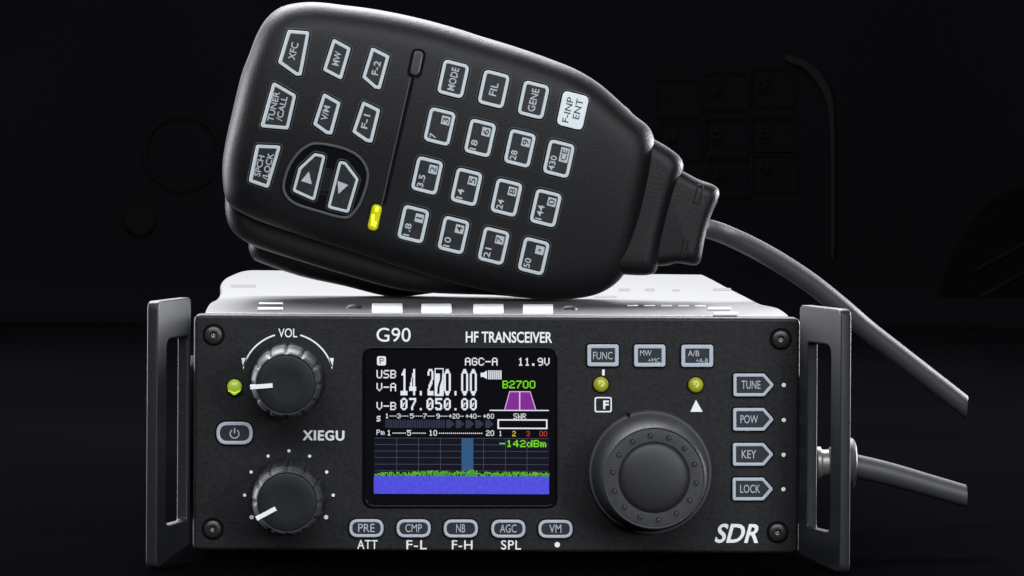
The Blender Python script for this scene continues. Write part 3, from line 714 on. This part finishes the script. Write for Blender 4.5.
key([(288, 29.8), (309.8, 31.5), (301.5, 75.8), (296, 75.8), (278, 62.8)], [('XFC', 293.2, 51, 17, 7, 'ink_soft', .03)], r=2.6)
key([(333, 38.2), (351, 48), (341.6, 80.4), (322.6, 70.4)], [('MW', 336.8, 58.5, 14, 6.6, 'ink_soft', .03)], r=2.6)
key([(371.5, 46.8), (389.8, 55.8), (380.4, 89.8), (374.5, 88.6), (362, 77.5)], [('F-2', 376.2, 68, 14, 6.6, 'ink_soft', .03)], r=2.6)
key([(273, 81.4), (296.4, 95), (288.5, 129.8), (260.2, 127.4)], [('TUNER\n/CALL', 277.6, 107.5, 30, 14.5, 'ink_soft', .06)], r=3)
key([(323.4, 92.6), (340.8, 102.6), (332, 135), (326, 134), (312.8, 124.6)], [('V/M', 325.4, 113, 14.5, 6.4, 'ink_soft', .03)], r=2.6)
key([(362.6, 100.8), (380.4, 109.6), (372.2, 143), (366, 142), (352, 132.2)], [('F-1', 365.6, 121.5, 14, 6.4, 'ink_soft', .03)], r=2.6)
key([(256.2, 144.6), (281.2, 145.6), (268.2, 188.8), (248.4, 182)], [('SPCH\n /LOCK', 263.5, 165.5, 27, 14.5, 'ink_soft', .06)], r=3)
# rocker pair in a raised ring
rk = spline([(282, 190), (285, 172), (293, 157), (303, 147), (316, 142), (342, 146.5), (359, 155), (367.5, 167), (369, 180), (363, 200), (356, 212), (345, 219.5), (318, 213), (292, 204)], 4)
slab('rocker_surround', [rk, inset(rk, 3.0)], TM - .75, TM + .05, M['dial'], mic, tp=TM, bevel=.33)
slab('rocker_well', [inset(rk, 3.3)], TM - .05, TM + .05, M['mic_dark'], mic, tp=TM, smooth=False)
key([(314.5, 153), (325.6, 155.4), (314.6, 201.6), (292, 191.4), (298.5, 168)], [('poly', [(306.6, 172.4), (310.4, 184.4), (301, 183)][::-1] if False else [(308.8, 171.5), (311.8, 184.4), (301, 181)], 'ink_soft')], r=3.2, rim=3.0)
key([(339, 160.6), (346, 162.2), (358.8, 179.2), (348.6, 213.6), (327, 208.2)], [('poly', [(337.6, 181), (348.2, 185), (338.4, 194)], 'ink_soft')], r=3.2, rim=3.0)
# groove line with a lens at one end and a lit lamp at the other
def pill(cx, cy, w, h, a=-12.5):
    u = Vector((math.cos(math.radians(-a)), math.sin(math.radians(-a)))); v = Vector((-u.y, u.x)); C = Vector((cx, cy))
    return rnd([tuple(C + u * i * w / 2 + v * j * h / 2) for i, j in ((-1, -1), (1, -1), (1, 1), (-1, 1))], w * .49, 7)
def strip(a, b, w, n=16): return [(a[0] + (b[0] - a[0]) * k / n, a[1] + (b[1] - a[1]) * k / n) for k in range(n + 1)] + [(a[0] + w + (b[0] - a[0]) * k / n, a[1] + .3 + (b[1] - a[1]) * k / n) for k in range(n, -1, -1)]
slab('centre_groove', [strip((410.0, 77), (381.0, 205), 1.2)], TM - .14, TM + .05, M['rubber'], mic, tp=TM, bevel=.05)
slab('centre_groove', [strip((411.4, 77), (382.4, 205), 3.2)], TM - .04, TM + .05, M['mic_dark'], mic, tp=TM)
slab('centre_groove', [strip((414.8, 77), (385.8, 205), 1.0)], TM - .14, TM + .05, M['mic'], mic, tp=TM, bevel=.05)
slab('lamp_recess', [pill(416.6, 63.4, 15, 30)], TM - .05, TM + .05, M['mic_dark'], mic, tp=TM)
slab('unlit_lamp', [pill(416.6, 63, 10, 25)], TM - .5, TM + .05, M['led_dim'], mic, tp=TM, bevel=.3)
ml = slab('lit_lamp', [pill(374.8, 217.6, 10.4, 26.5)], TM - 1.1, TM + .05, M['led_mic'], mic, tp=TM, bevel=.9)
for pts in ([(375.5, 206.5), (379, 207.5), (378, 212), (374.5, 212)], [(371.5, 214), (375, 214), (374, 225), (370.5, 227)], [(374.5, 221), (377, 222), (375.5, 227.5), (373, 227)]):
    slab('lamp_glow', [rnd(pts, 1.6)], TM - 1.16 + crown(*at(*pts[0], TM)), TM + crown(*at(*pts[0], TM)), M['led_mic_hot'], ml, tp=TM, bevel=.1)

def settle(o):
    base = wloc(o)
    for v in o.data.vertices:
        x, z = (base.x + v.co.x) / MM, (base.z + v.co.z) / MM; v.co.y += crown(x, z) * MM
for o in list(D.objects):
    if o.type == 'MESH' and o.parent and (o.parent == mic or o.parent.parent == mic) and o.name.split('.')[0] in ('keypad_key', 'key_recess', 'key_face', 'legend', 'rocker_surround', 'rocker_well', 'centre_groove', 'lamp_recess', 'unlit_lamp', 'lit_lamp'):
        settle(o)

# ------------------------------------------------------------------ cord plugged into the radio's right side
TC = 14.0
plug_c = at(830, 463, TC)
cord = thing('plug_cord', 'thick dark grey cord plugged into the right side of the radio, behind the handle', 'cord', (at(850, 466, TC)[0], TC, plug_c[1]))
def xlathe(name, prof, m, parent, zc, n=32):
    bm = bmesh.new(); rings = []
    for x, r in prof: rings.append([bm.verts.new((x, TC + r * math.cos(2 * math.pi * q / n), zc + r * math.sin(2 * math.pi * q / n))) for q in range(n)])
    for a, b in zip(rings, rings[1:]):
        for q in range(n): bm.faces.new((a[q], a[(q + 1) % n], b[(q + 1) % n], b[q]))
    bm.faces.new(rings[0]); bm.faces.new(rings[-1])
    return from_bm(name, bm, M[m], parent)
XX = lambda px: at(px, 463, TC)[0]
xlathe('plug', [(XX(797.5), 3.0), (XX(815), 3.0), (XX(817), 3.3), (XX(820), 3.3), (XX(822), 2.7), (XX(828), 2.7), (XX(830), 3.2), (XX(833), 3.5), (XX(843), 3.5)], 'steel', cord, plug_c[1])
xlathe('plug_collar', [(XX(842.5), 4.4), (XX(848), 4.9), (XX(851.5), 5.1), (XX(853.8), 4.8), (XX(855.4), 4.0), (XX(856.2), 2.6)], 'rubber', cord, plug_c[1])
cc = spline([(848, 465), (868, 469), (890, 474.3), (915, 481.4), (940, 488.6), (966, 496)], 6, False)
tube('cable', [(at(x, y, TC)[0], TC, at(x, y, TC)[1]) for x, y in cc], [2.45 - .3 * i / len(cc) for i in range(len(cc))], M['rubber'], cord, flat_x_end=True)

SC.render.engine = 'CYCLES'
